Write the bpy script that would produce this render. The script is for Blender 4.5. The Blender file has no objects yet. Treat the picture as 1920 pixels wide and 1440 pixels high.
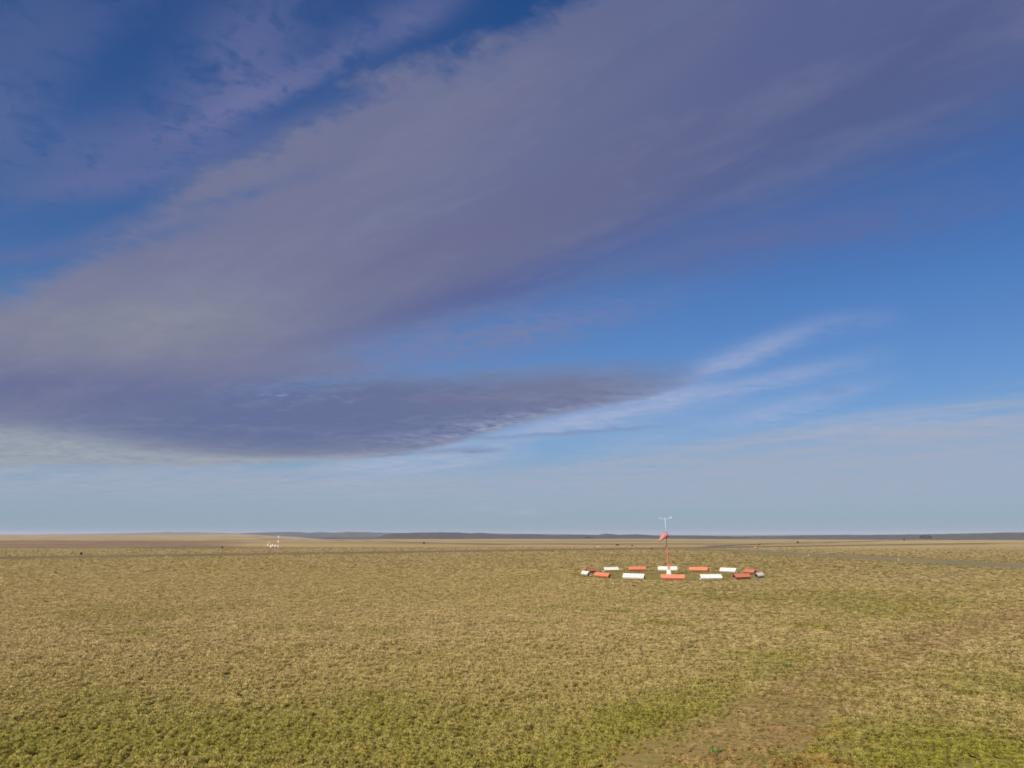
import bpy, bmesh, math, random
import numpy as np
from mathutils import Vector, Matrix

random.seed(7)
RNG = np.random.default_rng(11)
R = math.radians
scene = bpy.context.scene
C = scene.collection

# ------------------------------------------------------------------ camera
CAM_H = 6.9
PITCH = R(11.1)
F = 1444.0                      # focal length in pixels of a 1920 wide frame
cam_data = bpy.data.cameras.new('camera')
cam_data.sensor_width = 36.0
cam_data.lens = F / 1920 * 36.0
cam_data.clip_start = 0.1
cam_data.clip_end = 60000
cam = bpy.data.objects.new('camera', cam_data)
cam.location = (0, 0, CAM_H)
cam.rotation_euler = (R(90) + PITCH, 0, 0)
C.objects.link(cam)
scene.camera = cam


def ray(px, py):
    u, v = (px - 960) / F, (720 - py) / F
    d = Vector((u, math.cos(PITCH) - v * math.sin(PITCH), math.sin(PITCH) + v * math.cos(PITCH)))
    return d.normalized()


def at(px, py):
    """ground point seen at a pixel of the photograph (1920 wide)"""
    d = ray(px, py)
    t = -CAM_H / d.z
    return (d.x * t, d.y * t)


def azel(px, py):
    d = ray(px, py)
    return math.degrees(math.atan2(d.x, d.y)), math.degrees(math.asin(d.z))


# ------------------------------------------------------------------ colour handling
scene.view_settings.view_transform = 'Standard'
scene.view_settings.look = 'None'
scene.view_settings.gamma = 1.0
scene.view_settings.use_curve_mapping = False
EXPOSURE = 0.45
scene.view_settings.exposure = EXPOSURE
scene.cycles.use_denoising = True
scene.cycles.max_bounces = 5
scene.cycles.transparent_max_bounces = 8
scene.cycles.volume_bounces = 0
scene.cycles.filter_width = 1.7

SUN_EL, SUN_ROT = 33.0, 209.0    # rotation clockwise from +Y: behind the camera, to the left
sun_dir = Vector((math.sin(R(SUN_ROT)) * math.cos(R(SUN_EL)),
                  math.cos(R(SUN_ROT)) * math.cos(R(SUN_EL)), math.sin(R(SUN_EL))))


def lin(r, g, b):
    def f(c):
        c /= 255.0
        return c / 12.92 if c <= 0.04045 else ((c + 0.055) / 1.055) ** 2.4
    return (f(r), f(g), f(b))


# ------------------------------------------------------------------ small node language
class NT:
    def __init__(self, tree):
        self.t = tree
        self.n = tree.nodes
        self.l = tree.links

    def new(self, kind, **kw):
        n = self.n.new(kind)
        for k, v in kw.items():
            setattr(n, k, v)
        return n

    def put(self, sock, v):
        if isinstance(v, V):
            self.l.new(v.s, sock)
        elif isinstance(v, bpy.types.NodeSocket):
            self.l.new(v, sock)
        else:
            if hasattr(sock.default_value, '__len__'):
                n = len(sock.default_value)
                if isinstance(v, (int, float)):
                    v = (v,) * n
                v = tuple(v)
                if n == 4 and len(v) == 3:
                    v = v + (1,)
                sock.default_value = v
            else:
                sock.default_value = v

    def math(self, op, *a, clamp=False):
        n = self.new('ShaderNodeMath', operation=op, use_clamp=clamp)
        for i, v in enumerate(a):
            self.put(n.inputs[i], v)
        return V(self, n.outputs[0])

    def ss(self, lo, hi, x):
        """smoothstep"""
        n = self.new('ShaderNodeMapRange', interpolation_type='SMOOTHSTEP')
        self.put(n.inputs['Value'], x)
        self.put(n.inputs['From Min'], lo)
        self.put(n.inputs['From Max'], hi)
        return V(self, n.outputs['Result'])

    def mix(self, f, a, b, blend='MIX'):
        n = self.new('ShaderNodeMix', data_type='RGBA', blend_type=blend)
        self.put(n.inputs[0], f)
        self.put(n.inputs[6], a)
        self.put(n.inputs[7], b)
        return V(self, n.outputs[2])

    def noise(self, vec, scale, detail=4.0, rough=0.55, dist=0.0, lac=2.0):
        n = self.new('ShaderNodeTexNoise')
        self.put(n.inputs['Vector'], vec)
        n.inputs['Scale'].default_value = scale
        n.inputs['Detail'].default_value = detail
        n.inputs['Roughness'].default_value = rough
        n.inputs['Distortion'].default_value = dist
        n.inputs['Lacunarity'].default_value = lac
        return V(self, n.outputs[0])

    def xyz(self, x, y, z=0.0):
        n = self.new('ShaderNodeCombineXYZ')
        for i, v in enumerate((x, y, z)):
            self.put(n.inputs[i], v)
        return V(self, n.outputs[0])

    def sep(self, v):
        n = self.new('ShaderNodeSeparateXYZ')
        self.put(n.inputs[0], v)
        return [V(self, o) for o in n.outputs]

    def curve(self, x, pts, xr, yr):
        """piecewise curve through pts (x, y), mapped through a Float Curve node"""
        n = self.new('ShaderNodeFloatCurve')
        cm = n.mapping
        cm.extend = 'HORIZONTAL'
        c = cm.curves[0]
        pts = sorted(((p[0] - xr[0]) / (xr[1] - xr[0]), (p[1] - yr[0]) / (yr[1] - yr[0])) for p in pts)
        pts = [(min(max(a, 0), 1), min(max(b, 0), 1)) for a, b in pts]
        while len(c.points) < len(pts):
            c.points.new(0.5, 0.5)
        for p, (a, b) in zip(c.points, pts):
            p.location = (a, b)
            p.handle_type = 'AUTO_CLAMPED'
        cm.update()
        t = (x - xr[0]) / (xr[1] - xr[0])
        self.put(n.inputs['Value'], t)
        return V(self, n.outputs[0]) * (yr[1] - yr[0]) + yr[0]


class V:
    def __init__(self, nt, s):
        self.nt, self.s = nt, s
    def __add__(a, b): return a.nt.math('ADD', a, b)
    def __radd__(a, b): return a.nt.math('ADD', b, a)
    def __sub__(a, b): return a.nt.math('SUBTRACT', a, b)
    def __rsub__(a, b): return a.nt.math('SUBTRACT', b, a)
    def __mul__(a, b): return a.nt.math('MULTIPLY', a, b)
    def __rmul__(a, b): return a.nt.math('MULTIPLY', b, a)
    def __truediv__(a, b): return a.nt.math('DIVIDE', a, b)
    def __rtruediv__(a, b): return a.nt.math('DIVIDE', b, a)
    def clamp(a): return a.nt.math('ADD', a, 0.0, clamp=True)
    def max(a, b): return a.nt.math('MAXIMUM', a, b)
    def min(a, b): return a.nt.math('MINIMUM', a, b)
    def pow(a, b): return a.nt.math('POWER', a, b)
    def exp(a): return a.nt.math('EXPONENT', a)


# ------------------------------------------------------------------ sky
world = bpy.data.worlds.new('World')
scene.world = world
world.use_nodes = True
W = NT(world.node_tree)
world.node_tree.nodes.clear()
SKY_STRENGTH = 0.10

sky = W.new('ShaderNodeTexSky', sky_type='NISHITA')
sky.sun_disc = False
sky.sun_elevation = R(SUN_EL)
sky.sun_rotation = R(SUN_ROT)
sky.air_density = 1.0
sky.dust_density = 0.6
sky.ozone_density = 2.5

tc = W.new('ShaderNodeTexCoord')
dx, dy, dz = W.sep(tc.outputs['Generated'])
zz = dz.max(0.0)
RAD = 180 / math.pi
az = W.math('ARCTAN2', dx, dy) * RAD
el = W.math('ARCSINE', dz) * RAD
# a point on the cloud deck above the plain (flattened towards the horizon)
px_ = dx / (zz + 0.045)
py_ = dy / (zz + 0.045)
# streak direction of the cloud bands
SA = R(134)
sa = px_ * math.cos(SA) + py_ * math.sin(SA)
sb = py_ * math.cos(SA) - px_ * math.sin(SA)
P = W.xyz(px_, py_)
PS = W.xyz(sa * 0.22, sb)                                  # drawn out along the bands

n_big = W.noise(P, 0.55, 5, 0.55) - 0.5
n_mid = W.noise(P, 1.7, 6, 0.6, 0.4) - 0.5
n_fine = W.noise(P, 5.0, 6, 0.62, 0.6) - 0.5
n_str = W.noise(PS, 2.2, 6, 0.6, 0.3) - 0.5
n_rip = W.noise(W.xyz(sa, sb * 0.6), 11.0, 3, 0.55, 0.8) - 0.5
n_vein = W.noise(W.xyz(px_ * 0.35 + 3.0, py_), 3.0, 6, 0.62, 0.5) - 0.5

wel = el * 0.10 + 0.35
ez = el + (n_mid * 1.0 + n_fine * 0.5 + n_big * 0.7) * wel * 2.0    # roughened elevation for cloud edges
ez2 = el + (n_fine * 1.0 + n_rip * 0.35) * wel * 1.2

XR, YR = (-60.0, 60.0), (0.0, 60.0)


def edge(pts):
    return W.curve(az, [azel(*p) for p in pts], XR, YR)


def blob(cx, cy, lx, ly, rot=0.0):
    """soft patch of sky: centre and half sizes in photo pixels turned into degrees"""
    a0, e0 = azel(cx, cy)
    k = 40.0 / 1000
    ra, rb = lx * k, ly * k
    c, s = math.cos(R(rot)), math.sin(R(rot))
    da, de = az - a0, el - e0
    p = (da * (c / ra) + de * (s / ra))
    q = (de * (c / rb) - da * (s / rb))
    return (0.0 - (p * p + q * q)).exp()


def up(lo, hi, x):
    return W.ss(lo, hi, x)

E = SKY_STRENGTH * 2 ** EXPOSURE


def em(r, g, b):
    return tuple(c / E for c in lin(r, g, b))

n_f2 = W.noise(P, 15.0, 5, 0.62, 0.5) - 0.5
n_st2 = W.noise(W.xyz(sa * 0.30 + 5.0, sb), 6.0, 6, 0.62, 0.35) - 0.5

# clear blue: the physical sky, deepened
hsv = W.new('ShaderNodeHueSaturation')
W.put(hsv.inputs['Color'], sky.outputs[0])
hsv.inputs['Saturation'].default_value = 1.22
hsv.inputs['Value'].default_value = 0.63 * 2 ** -EXPOSURE
hsv.inputs['Hue'].default_value = 0.5
col = V(W, hsv.outputs[0])
col = W.mix(1.0, col, (0.58, 0.94, 1.40), 'MULTIPLY')

# pale air towards the horizon
air = (0.0 - el / 8.6).exp()
col = W.mix(air * 0.86, col, em(146, 166, 187))

# thin pale sheet of cloud low over the horizon
low_top = edge([(-300, 850), (0, 835), (500, 840), (860, 850), (1000, 840), (1200, 812), (1500, 775), (1920, 710), (2300, 660)])
low = up(0.0, 2.6, low_top + (n_str * 3.2 + n_fine * 1.6) - el) * up(0.2, 3.5, el)
low = low * (0.84 + n_vein * 1.5 + n_str * 0.9 + n_st2 * 1.3 + n_fine * 0.4).clamp()
col = W.mix(low.clamp() * 0.92, col, em(161, 171, 191))
# tiny far cumulus
puff = (blob(985, 961, 22, 5) * 1.1 + blob(905, 953, 26, 4) * 0.7 + blob(700, 930, 60, 6) * 0.35) * up(-0.12, 0.12, n_fine + 0.02)
col = W.mix(puff.clamp() * 0.5, col, em(178, 182, 200))


# bright wisps to the right
def wisp(x0, y0, x1, y1, wd, amt):
    a0, e0 = azel(x0, y0)
    a1, e1 = azel(x1, y1)
    L = math.hypot(a1 - a0, e1 - e0)
    ux, uy = (a1 - a0) / L, (e1 - e0) / L
    da, de = az - a0, el - e0
    p = (da * ux + de * uy) / L
    q = (de * ux - da * uy) + (n_fine * 0.7 + n_str * 0.5) * wel
    w = wd * 0.04
    body = (0.0 - (q / w) * (q / w)).exp()
    m = body * up(-0.25, 0.25, p) * (1.0 - up(0.55, 1.15, p))
    return m * (0.75 + n_rip * 0.6 + n_st2 * 0.9 + n_fine * 1.3 + n_str * 0.8).clamp() * amt

wsp = wisp(1290, 702, 1570, 598, 18, 0.46) + wisp(980, 808, 1340, 726, 24, 0.58) + wisp(640, 882, 1010, 822, 30, 0.60) + wisp(1100, 830, 1500, 760, 34, 0.22) + wisp(1250, 752, 1660, 664, 17, 0.42) \
    + wisp(1380, 790, 1680, 708, 18, 0.32) + wisp(1560, 605, 1700, 592, 16, 0.16) + wisp(1500, 800, 1920, 770, 22, 0.2)
col = W.mix(wsp.clamp(), col, em(184, 187, 210))

# lower lobe of the bank
l_top = edge([(-200, 560), (0, 560), (450, 590), (640, 660), (800, 700), (1000, 694), (1200, 688), (1320, 690), (1345, 700), (1500, 720)])
l_bot = edge([(-200, 885), (0, 876), (330, 876), (600, 866), (760, 852), (950, 804), (1100, 770), (1250, 738), (1330, 708), (1345, 702), (1500, 730)])
ez3 = el + (n_fine * 0.7 + n_f2 * 0.8 + n_str * 0.4) * wel * 0.8
lobe = up(-0.4, 2.2, l_top + 0.8 - ez2) * up(-0.16, 0.38, ez3 - l_bot + n_vein * 0.5) * (1.0 - up(6.5, 16.2, az + n_f2 * 3.0 + n_vein * 5.0) * (0.75 + up(12.0, 15.5, az) * 0.25))
lobe = lobe * (1.0 - blob(660, 712, 230, 13, 8) * (0.45 + n_rip * 1.6 + n_f2 * 1.6).clamp() * 0.75)
mott = n_rip * 0.5 + n_fine * 0.9 + n_f2 * 0.7
lobe_c = W.mix(up(0.0, 1.0, blob(560, 775, 620, 62, 1) * 1.5), em(118, 125, 152), em(98, 109, 149))
lobe_c = W.mix((blob(40, 842, 330, 38, -6) * 1.3 + blob(440, 868, 330, 13, 1) * 0.9 + blob(720, 856, 160, 9, 4) * 0.7).clamp() * (0.85 + n_fine * 1.2 + n_f2 * 0.8).clamp(), lobe_c, em(158, 166, 176))
lobe_c = W.mix((blob(1000, 792, 260, 26, 9) * (0.45 + n_rip * 0.7 + n_f2 * 1.4 + n_fine * 1.6 + n_vein * 1.2).clamp()), lobe_c, em(166, 173, 196))
lobe_c = W.mix(blob(1000, 740, 260, 26, 4) * 0.6, lobe_c, em(118, 120, 150))
lobe_c = W.mix(((mott * 0.45 + n_st2 * 1.2 + n_vein * 1.3) * 1.3).clamp() * 0.6, lobe_c, em(142, 147, 170))
lobe_c = W.mix((mott * -0.9).clamp() * 0.35, lobe_c, em(84, 94, 138))
col = W.mix(lobe * 0.95, col, lobe_c)
hole = blob(540, 742, 110, 7, -3) * up(0.02, 0.22, n_rip * 0.6 + n_f2 * 0.8 + n_fine * 0.4)
col = W.mix(hole.clamp() * 0.8, col, em(132, 156, 196))
# flat dark slivers under it
sl = wisp(690, 856, 945, 838, 4, 0.55) + wisp(880, 822, 1290, 795, 4.5, 0.42) + wisp(860, 848, 950, 843, 4, 0.45) + wisp(1540, 740, 1600, 728, 6, 0.3)
col = W.mix(sl.clamp(), col, em(108, 118, 154))

# main bank: from the left, widening to the upper right
m_top = edge([(-400, 800), (-120, 630), (0, 575), (100, 515), (180, 445), (320, 352), (500, 268), (700, 168), (850, 108), (960, 62), (1080, -5), (1250, -120), (1500, -250)])
m_bot = edge([(-300, 800), (0, 790), (300, 760), (500, 712), (640, 672), (740, 640), (900, 588), (1100, 520), (1300, 445), (1500, 372), (1700, 300), (1920, 225), (2200, 120)])
m_soft = up(-8.0, 22.0, az) * 3.2 + 1.8
bank = up(-0.4, 3.0, m_top + 1.0 - ez - (n_f2 * 1.1 + n_st2 * 1.2) * wel) * up(-0.9, 1.1, (el + n_str * wel * 1.3 + n_mid * wel * 0.5 - m_bot) / m_soft)
bank = bank * (0.99 - blob(150, 480, 190, 15, 24) * (0.6 + n_mid * 2.0 + n_f2 * 2.0) * 0.75 - blob(430, 372, 170, 13, 22) * (0.5 + n_mid * 2 + n_f2 * 2.0) * 0.5).clamp()
bank_c = W.mix(up(-22.0, 26.0, az + n_str * 10.0), em(120, 123, 152), em(90, 100, 144))
bank_c = W.mix((blob(960, 420, 420, 60, 22) * 0.45).clamp(), bank_c, em(108, 105, 140))
bank_c = W.mix((blob(940, 545, 300, 34, 16) * 0.8).clamp(), bank_c, em(90, 97, 147))
bank_c = W.mix((blob(280, 605, 260, 60, 10) * 0.9 * (0.8 + n_fine * 1.2 + n_f2 * 0.6)).clamp(), bank_c, em(138, 142, 156))
bank_c = W.mix((blob(200, 735, 480, 36, 2) * 0.9).clamp(), bank_c, em(103, 110, 150))
bank_c = W.mix((blob(740, 300, 400, 36, 26) * 0.55).clamp(), bank_c, em(121, 121, 151))
bank_c = W.mix((blob(1230, 430, 300, 26, 15) * 0.6).clamp(), bank_c, em(88, 97, 147))
bank_c = W.mix((blob(1720, 110, 330, 60, 24) * 0.6).clamp(), bank_c, em(84, 94, 137))
bank_c = W.mix((blob(1180, 170, 330, 40, 24) * 0.4).clamp(), bank_c, em(112, 114, 149))
bank_c = W.mix(((n_str * 1.1 + n_st2 * 1.0 + n_f2 * 0.25) * 1.35).clamp() * 0.62, bank_c, em(140, 143, 164))
bank_c = W.mix(((n_str * -1.0 - n_st2 * 0.6 - n_big * 0.4) * 1.2).clamp() * 0.5, bank_c, em(82, 93, 142))
col = W.mix(bank * 0.94, col, bank_c)

# trailing second streak at the right, and ripples in the notch
tr = wisp(1150, 490, 2050, 322, 44, 0.66) + wisp(1300, 440, 1900, 400, 40, 0.22)
col = W.mix(tr.clamp(), col, em(94, 108, 158))
rip = ((blob(820, 648, 300, 44, 10) * 1.0 + blob(1050, 610, 240, 30, 12) * 0.45) * (0.62 + n_rip * 1.5 + n_f2 * 1.6 + n_st2 * 1.0).clamp() * 0.9).clamp()
col = W.mix(rip, col, em(116, 128, 170))

# thin torn veil, upper left
veil = wisp(390, 270, 860, -30, 62, 0.80) + blob(60, 260, 190, 70, 10) * 0.50 + blob(60, 70, 230, 100, 30) * 0.36 \
    + blob(400, 235, 200, 46, 28) * 0.55 + blob(470, 90, 150, 60, 45) * 0.40 + blob(200, 345, 220, 24, 18) * 0.40 + blob(820, 20, 120, 40, 30) * 0.3 + blob(200, 430, 90, 14, 30) * 0.35 + blob(60, 480, 120, 16, 20) * 0.45 + blob(420, 60, 150, 90, 40) * 0.25
veil = veil * (0.90 + n_mid * 1.3 + n_fine * 2.2 + n_f2 * 3.0 + n_st2 * 1.2).clamp() * (1.0 - blob(240, 110, 190, 46, 50) * 0.85) * (1.0 - bank)
veil = veil * (1.0 - blob(560, 195, 190, 22, 27) * 0.75) * (1.0 - blob(800, 90, 200, 26, 28) * 0.8)
col = W.mix(veil.clamp(), col, em(104, 112, 158))

# the same kind of torn bands over the rest of the sky, out of the frame
off = up(42.0, 62.0, W.math('ABSOLUTE', az)).max(up(44.0, 58.0, el)) * up(3.0, 14.0, el)
gen = up(0.0, 0.16, n_big + n_str * 0.5) * off
col = W.mix(gen * 0.85, col, em(112, 114, 148))

# below the horizon: plain earth tone
col = W.mix(up(0.0, 0.5, 0.0 - el), col, em(120, 108, 78))

bg = W.new('ShaderNodeBackground')
W.put(bg.inputs['Color'], col)
bg.inputs['Strength'].default_value = SKY_STRENGTH
wo = W.new('ShaderNodeOutputWorld')
W.l.new(bg.outputs[0], wo.inputs['Surface'])

sun_data = bpy.data.lights.new('sun', 'SUN')
sun_data.energy = 5.0
sun_data.angle = R(0.53)
sun_data.color = (1.0, 0.90, 0.76)
sun = bpy.data.objects.new('sun', sun_data)
sun.rotation_euler = sun_dir.to_track_quat('Z', 'Y').to_euler()
sun.location = (0, 0, 200)
C.objects.link(sun)

# ------------------------------------------------------------------ object helpers


def tag(o, label=None, cat=None, group=None, kind=None):
    if label: o['label'] = label
    if cat: o['category'] = cat
    if group: o['group'] = group
    if kind: o['kind'] = kind
    return o


def empty(name, loc, rz=0.0):
    o = bpy.data.objects.new(name, None)
    o.location = loc
    o.rotation_euler = (0, 0, rz)
    o.empty_display_size = 0.3
    C.objects.link(o)
    return o


def obj(name, bm, mat, parent=None, smooth=False):
    me = bpy.data.meshes.new(name)
    bmesh.ops.recalc_face_normals(bm, faces=bm.faces)
    bm.to_mesh(me)
    bm.free()
    me.materials.append(mat)
    if smooth:
        me.polygons.foreach_set('use_smooth', [True] * len(me.polygons))
    o = bpy.data.objects.new(name, me)
    C.objects.link(o)
    if parent:
        o.parent = parent
    return o


def copy_tree(o, parent=None):
    c = o.copy()
    C.objects.link(c)
    c.parent = parent
    for ch in o.children:
        copy_tree(ch, c)
    return c


def add_box(bm, c, s, rot=None):
    m = Matrix.Translation(c) @ (rot.to_4x4() if rot else Matrix()) @ Matrix.Diagonal((s[0], s[1], s[2], 1))
    r = bmesh.ops.create_cube(bm, size=1.0, matrix=m)
    return r


def bevel_all(bm, w):
    bmesh.ops.bevel(bm, geom=list(bm.edges), offset=w, segments=1, affect='EDGES', profile=0.5)


def add_tube(bm, p0, p1, r0, r1=None, seg=8, caps=True):
    p0, p1 = Vector(p0), Vector(p1)
    r1 = r0 if r1 is None else r1
    d = p1 - p0
    m = Matrix.Translation((p0 + p1) / 2) @ d.to_track_quat('Z', 'Y').to_matrix().to_4x4()
    bmesh.ops.create_cone(bm, cap_ends=caps, segments=seg, radius1=r0, radius2=r1, depth=d.length, matrix=m)


def add_lathe(bm, prof, seg=16, mat=None):
    """revolve (r, z) pairs about Z"""
    mat = mat or Matrix()
    rings = []
    for r, z in prof:
        rings.append([bm.verts.new(mat @ Vector((r * math.cos(2 * math.pi * i / seg), r * math.sin(2 * math.pi * i / seg), z))) for i in range(seg)])
    for a, b in zip(rings, rings[1:]):
        for i in range(seg):
            bm.faces.new((a[i], a[(i + 1) % seg], b[(i + 1) % seg], b[i]))
    for ring in (rings[0], rings[-1]):
        try:
            bm.faces.new(ring)
        except ValueError:
            pass


def material(name):
    m = bpy.data.materials.new(name)
    m.use_nodes = True
    nt = NT(m.node_tree)
    bsdf = m.node_tree.nodes['Principled BSDF']
    return m, nt, bsdf


def paint(name, col, worn, rough=0.55, scale=3.0, amount=0.5, metal=0.0, bump=0.0):
    """weathered paint: base colour broken up by dirt and chalking"""
    m, nt, b = material(name)
    tcn = nt.new('ShaderNodeTexCoord')
    o = V(nt, tcn.outputs['Object'])
    n1 = nt.noise(o, scale, 5, 0.6)
    n2 = nt.noise(o, scale * 6, 4, 0.6)
    f = nt.ss(0.42, 0.72, n1 * 0.7 + n2 * 0.3) * amount
    nt.put(b.inputs['Base Color'], nt.mix(f, col, worn))
    nt.put(b.inputs['Roughness'], n2 * 0.25 + (rough - 0.12))
    b.inputs['Metallic'].default_value = metal
    if bump:
        bp = nt.new('ShaderNodeBump')
        bp.inputs['Strength'].default_value = bump
        nt.put(bp.inputs['Height'], n2)
        nt.l.new(bp.outputs[0], b.inputs['Normal'])
    return m


M_WHITE = paint('white_paint', (0.68, 0.64, 0.58), (0.46, 0.43, 0.37), 0.6, 2.0, 0.35)
M_RED = paint('red_paint', (0.50, 0.145, 0.080), (0.42, 0.20, 0.14), 0.65, 2.0, 0.65)
M_DARK = paint('dark_steel', (0.045, 0.042, 0.04), (0.10, 0.075, 0.055), 0.6, 5.0, 0.5, 0.3)
M_PIPE = paint('galvanised_pipe', (0.60, 0.62, 0.64), (0.46, 0.47, 0.49), 0.45, 5.0, 0.4, 0.2)
M_CONC = paint('whitewashed_concrete', (0.60, 0.57, 0.50), (0.50, 0.45, 0.37), 0.85, 2.5, 0.5, 0.0, 0.2)
M_TIMBER = paint('grey_timber', (0.24, 0.20, 0.16), (0.15, 0.12, 0.09), 0.85, 4.0, 0.6)
M_YELLOW = paint('yellow_paint', (0.66, 0.50, 0.16), (0.5, 0.4, 0.2), 0.6, 4.0, 0.4)

# ------------------------------------------------------------------ ground masks (albedo; the marker ring's green also carries shade)
_lat = RNG.random((256, 256))


def vnoise(x, y, s, seed=0):
    x = np.asarray(x) / s + seed * 17.31
    y = np.asarray(y) / s + seed * 9.77
    i, j = np.floor(x).astype(int), np.floor(y).astype(int)
    fx, fy = x - i, y - j
    fx = fx * fx * (3 - 2 * fx)
    fy = fy * fy * (3 - 2 * fy)
    g = lambda a, b: _lat[a % 256, b % 256]
    return (g(i, j) * (1 - fx) + g(i + 1, j) * fx) * (1 - fy) + (g(i, j + 1) * (1 - fx) + g(i + 1, j + 1) * fx) * fy


def fbm(x, y, s, seed=0, octv=4):
    t, a, w = 0.0, 1.0, 0.0
    for k in range(octv):
        t = t + a * vnoise(x, y, s / 2 ** k, seed + k * 3)
        w += a
        a *= 0.55
    return t / w


def sstep(lo, hi, x):
    t = np.clip((x - lo) / (hi - lo), 0, 1)
    return t * t * (3 - 2 * t)


def poly_dist(x, y, pts):
    d = np.full(np.shape(x), 1e9)
    for (ax, ay), (bx, by) in zip(pts, pts[1:]):
        vx, vy = bx - ax, by - ay
        t = np.clip(((x - ax) * vx + (y - ay) * vy) / (vx * vx + vy * vy), 0, 1)
        d = np.minimum(d, np.hypot(x - ax - t * vx, y - ay - t * vy))
    return d


RING_C = at(1255.5, 1078.5)
RING_R = 15.45
TRACK = [at(*p) for p in [(1180, 1640), (1290, 1470), (1400, 1380), (1520, 1300), (1640, 1235), (1780, 1188), (1920, 1150), (2080, 1118), (2400, 1085)]]


def rect_strip(p, q, w):
    """centre line p-q of a straight strip -> signed test"""
    return p, q, w


# runway runs from the left, away to the right; a second strip leads away on the right
def dirv(p, q):
    d = Vector((q[0] - p[0], q[1] - p[1]))
    return d.normalized()

RW_A, RW_B = at(0, 1046.2), at(960, 1032.0)
rd = dirv(RW_A, RW_B)
RW_P = Vector(RW_A) - rd * 420
RW_Q = Vector(RW_A) + rd * 760
RW_W = 32.0
TX_A, TX_B = at(1920, 1061), at(1440, 1036)
td = dirv(TX_A, TX_B)
TX_P = Vector(TX_A) - td * 260
TX_Q = Vector(TX_A) + td * 252
TX_W = 22.0
ROAD = [at(1330, 1024.5), at(1440, 1019.5), at(1560, 1016.5), at(1680, 1013.8), at(1800, 1012.2)]


def strip_d(x, y, p, q, w):
    return poly_dist(x, y, [tuple(p), tuple(q)]) - w / 2


def ell(x, y, px, py, rx, ry):
    c = at(px, py)
    return np.exp(-(((x - c[0]) / rx) ** 2 + ((y - c[1]) / ry) ** 2))


def m_soil(x, y):
    d = poly_dist(x, y, TRACK)
    dist = np.hypot(x, y)
    n = fbm(x, y, 4.0, 3)
    w = 0.5 + 0.9 * sstep(50, 24, dist)
    s = sstep(w + 1.6, w - 0.5, d + (n - 0.5) * 6.0)
    s *= sstep(0.40, 0.60, fbm(x, y, 1.6, 9) + 0.12 * sstep(40, 24, dist))
    s *= 0.25 + 0.45 * sstep(52, 30, dist)
    rc = np.hypot(x - RING_C[0], y - RING_C[1])
    s2 = sstep(RING_R * 0.95, RING_R * 0.3, rc) * sstep(0.48, 0.62, fbm(x, y, 3.0, 21)) * 0.8
    return np.clip(np.maximum(s, s2), 0, 1)


def m_trail(x, y):
    d = poly_dist(x, y, TRACK)
    dist = np.hypot(x, y)
    wheel = np.exp(-((np.abs(d) - 0.95) / 0.55) ** 2)
    body = sstep(3.2, 1.2, d + (fbm(x, y, 3.5, 15) - 0.5) * 3.0)
    return np.clip(0.55 * body + 0.55 * wheel, 0, 1) * sstep(0.25, 0.55, fbm(x, y, 5.0, 16) + 0.15)


def m_green(x, y):
    dist = np.hypot(x, y)
    g = 0.55 * sstep(0.50, 0.74, fbm(x, y, 14.0, 5)) * sstep(200, 60, dist)
    g = g + 0.30 * sstep(0.52, 0.7, fbm(x, y, 3.5, 31)) * sstep(120, 30, dist)
    g = g + 0.55 * sstep(46, 22, dist) * fbm(x, y, 1.6, 33) + 0.35 * sstep(0.55, 0.7, fbm(x, y, 0.9, 36)) * sstep(60, 25, dist)
    # greener strip beside the track and hollows near the camera
    d = poly_dist(x, y, [(p[0] - 3.6, p[1] + 1.4) for p in TRACK])
    g = g + 0.45 * sstep(2.8, 0.3, d + (fbm(x, y, 4, 12) - .5) * 4) * sstep(75, 35, dist)
    g = g + 1.3 * ell(x, y, 1895, 1430, 2.6, 4.2) * (0.55 + 0.9 * fbm(x, y, 1.8, 38)) + 0.6 * ell(x, y, 1910, 1290, 3.0, 5.0)
    g = g + 0.4 * ell(x, y, 330, 1405, 4.0, 1.6) + 0.35 * ell(x, y, 60, 1400, 3.0, 3.0)
    g = g + 0.55 * ell(x, y, 1130, 1410, 3.2, 2.2) + 0.5 * ell(x, y, 1220, 1350, 2.5, 2.0) + 0.5 * ell(x, y, 850, 1440, 3.5, 1.3)
    for q in [(700, 1185, 2.4, 1.5), (1005, 1172, 1.8, 1.2), (1155, 1148, 2.2, 1.3), (1400, 1230, 2.0, 1.5), (1240, 1170, 3, 2), (1530, 1175, 2.5, 2),
              (560, 1180, 3, 2), (250, 1190, 3, 2), (1630, 1110, 6, 2)]:
        g = g + 0.7 * ell(x, y, *q)
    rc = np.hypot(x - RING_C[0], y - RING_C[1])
    g = g + 0.9 * sstep(RING_R + 3.0, RING_R + 0.3, rc + (fbm(x, y, 3, 8) - .5) * 3)  # greener grass of the circle, deepened for the shadow at the marker bases
    # moister verge along the paved strips
    for (p, q, w) in ((RW_P, RW_Q, RW_W), (TX_P, TX_Q, TX_W)):
        sd = strip_d(x, y, p, q, w)
        g = g + 0.35 * sstep(22, 4, np.abs(sd) + (fbm(x, y, 20, 18) - .5) * 16)
    return np.clip(g, 0, 1)


def m_orange(x, y):
    o = ell(x, y, 1400, 1432, 1.7, 1.5) + 0.7 * ell(x, y, 1480, 1375, 1.5, 1.4) + 0.5 * ell(x, y, 1560, 1425, 1.3, 1.3) + 0.4 * ell(x, y, 1290, 1360, 1, 1)
    return np.clip(o * sstep(0.42, 0.62, fbm(x, y, 0.9, 44)) * 1.3, 0, 1)


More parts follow.
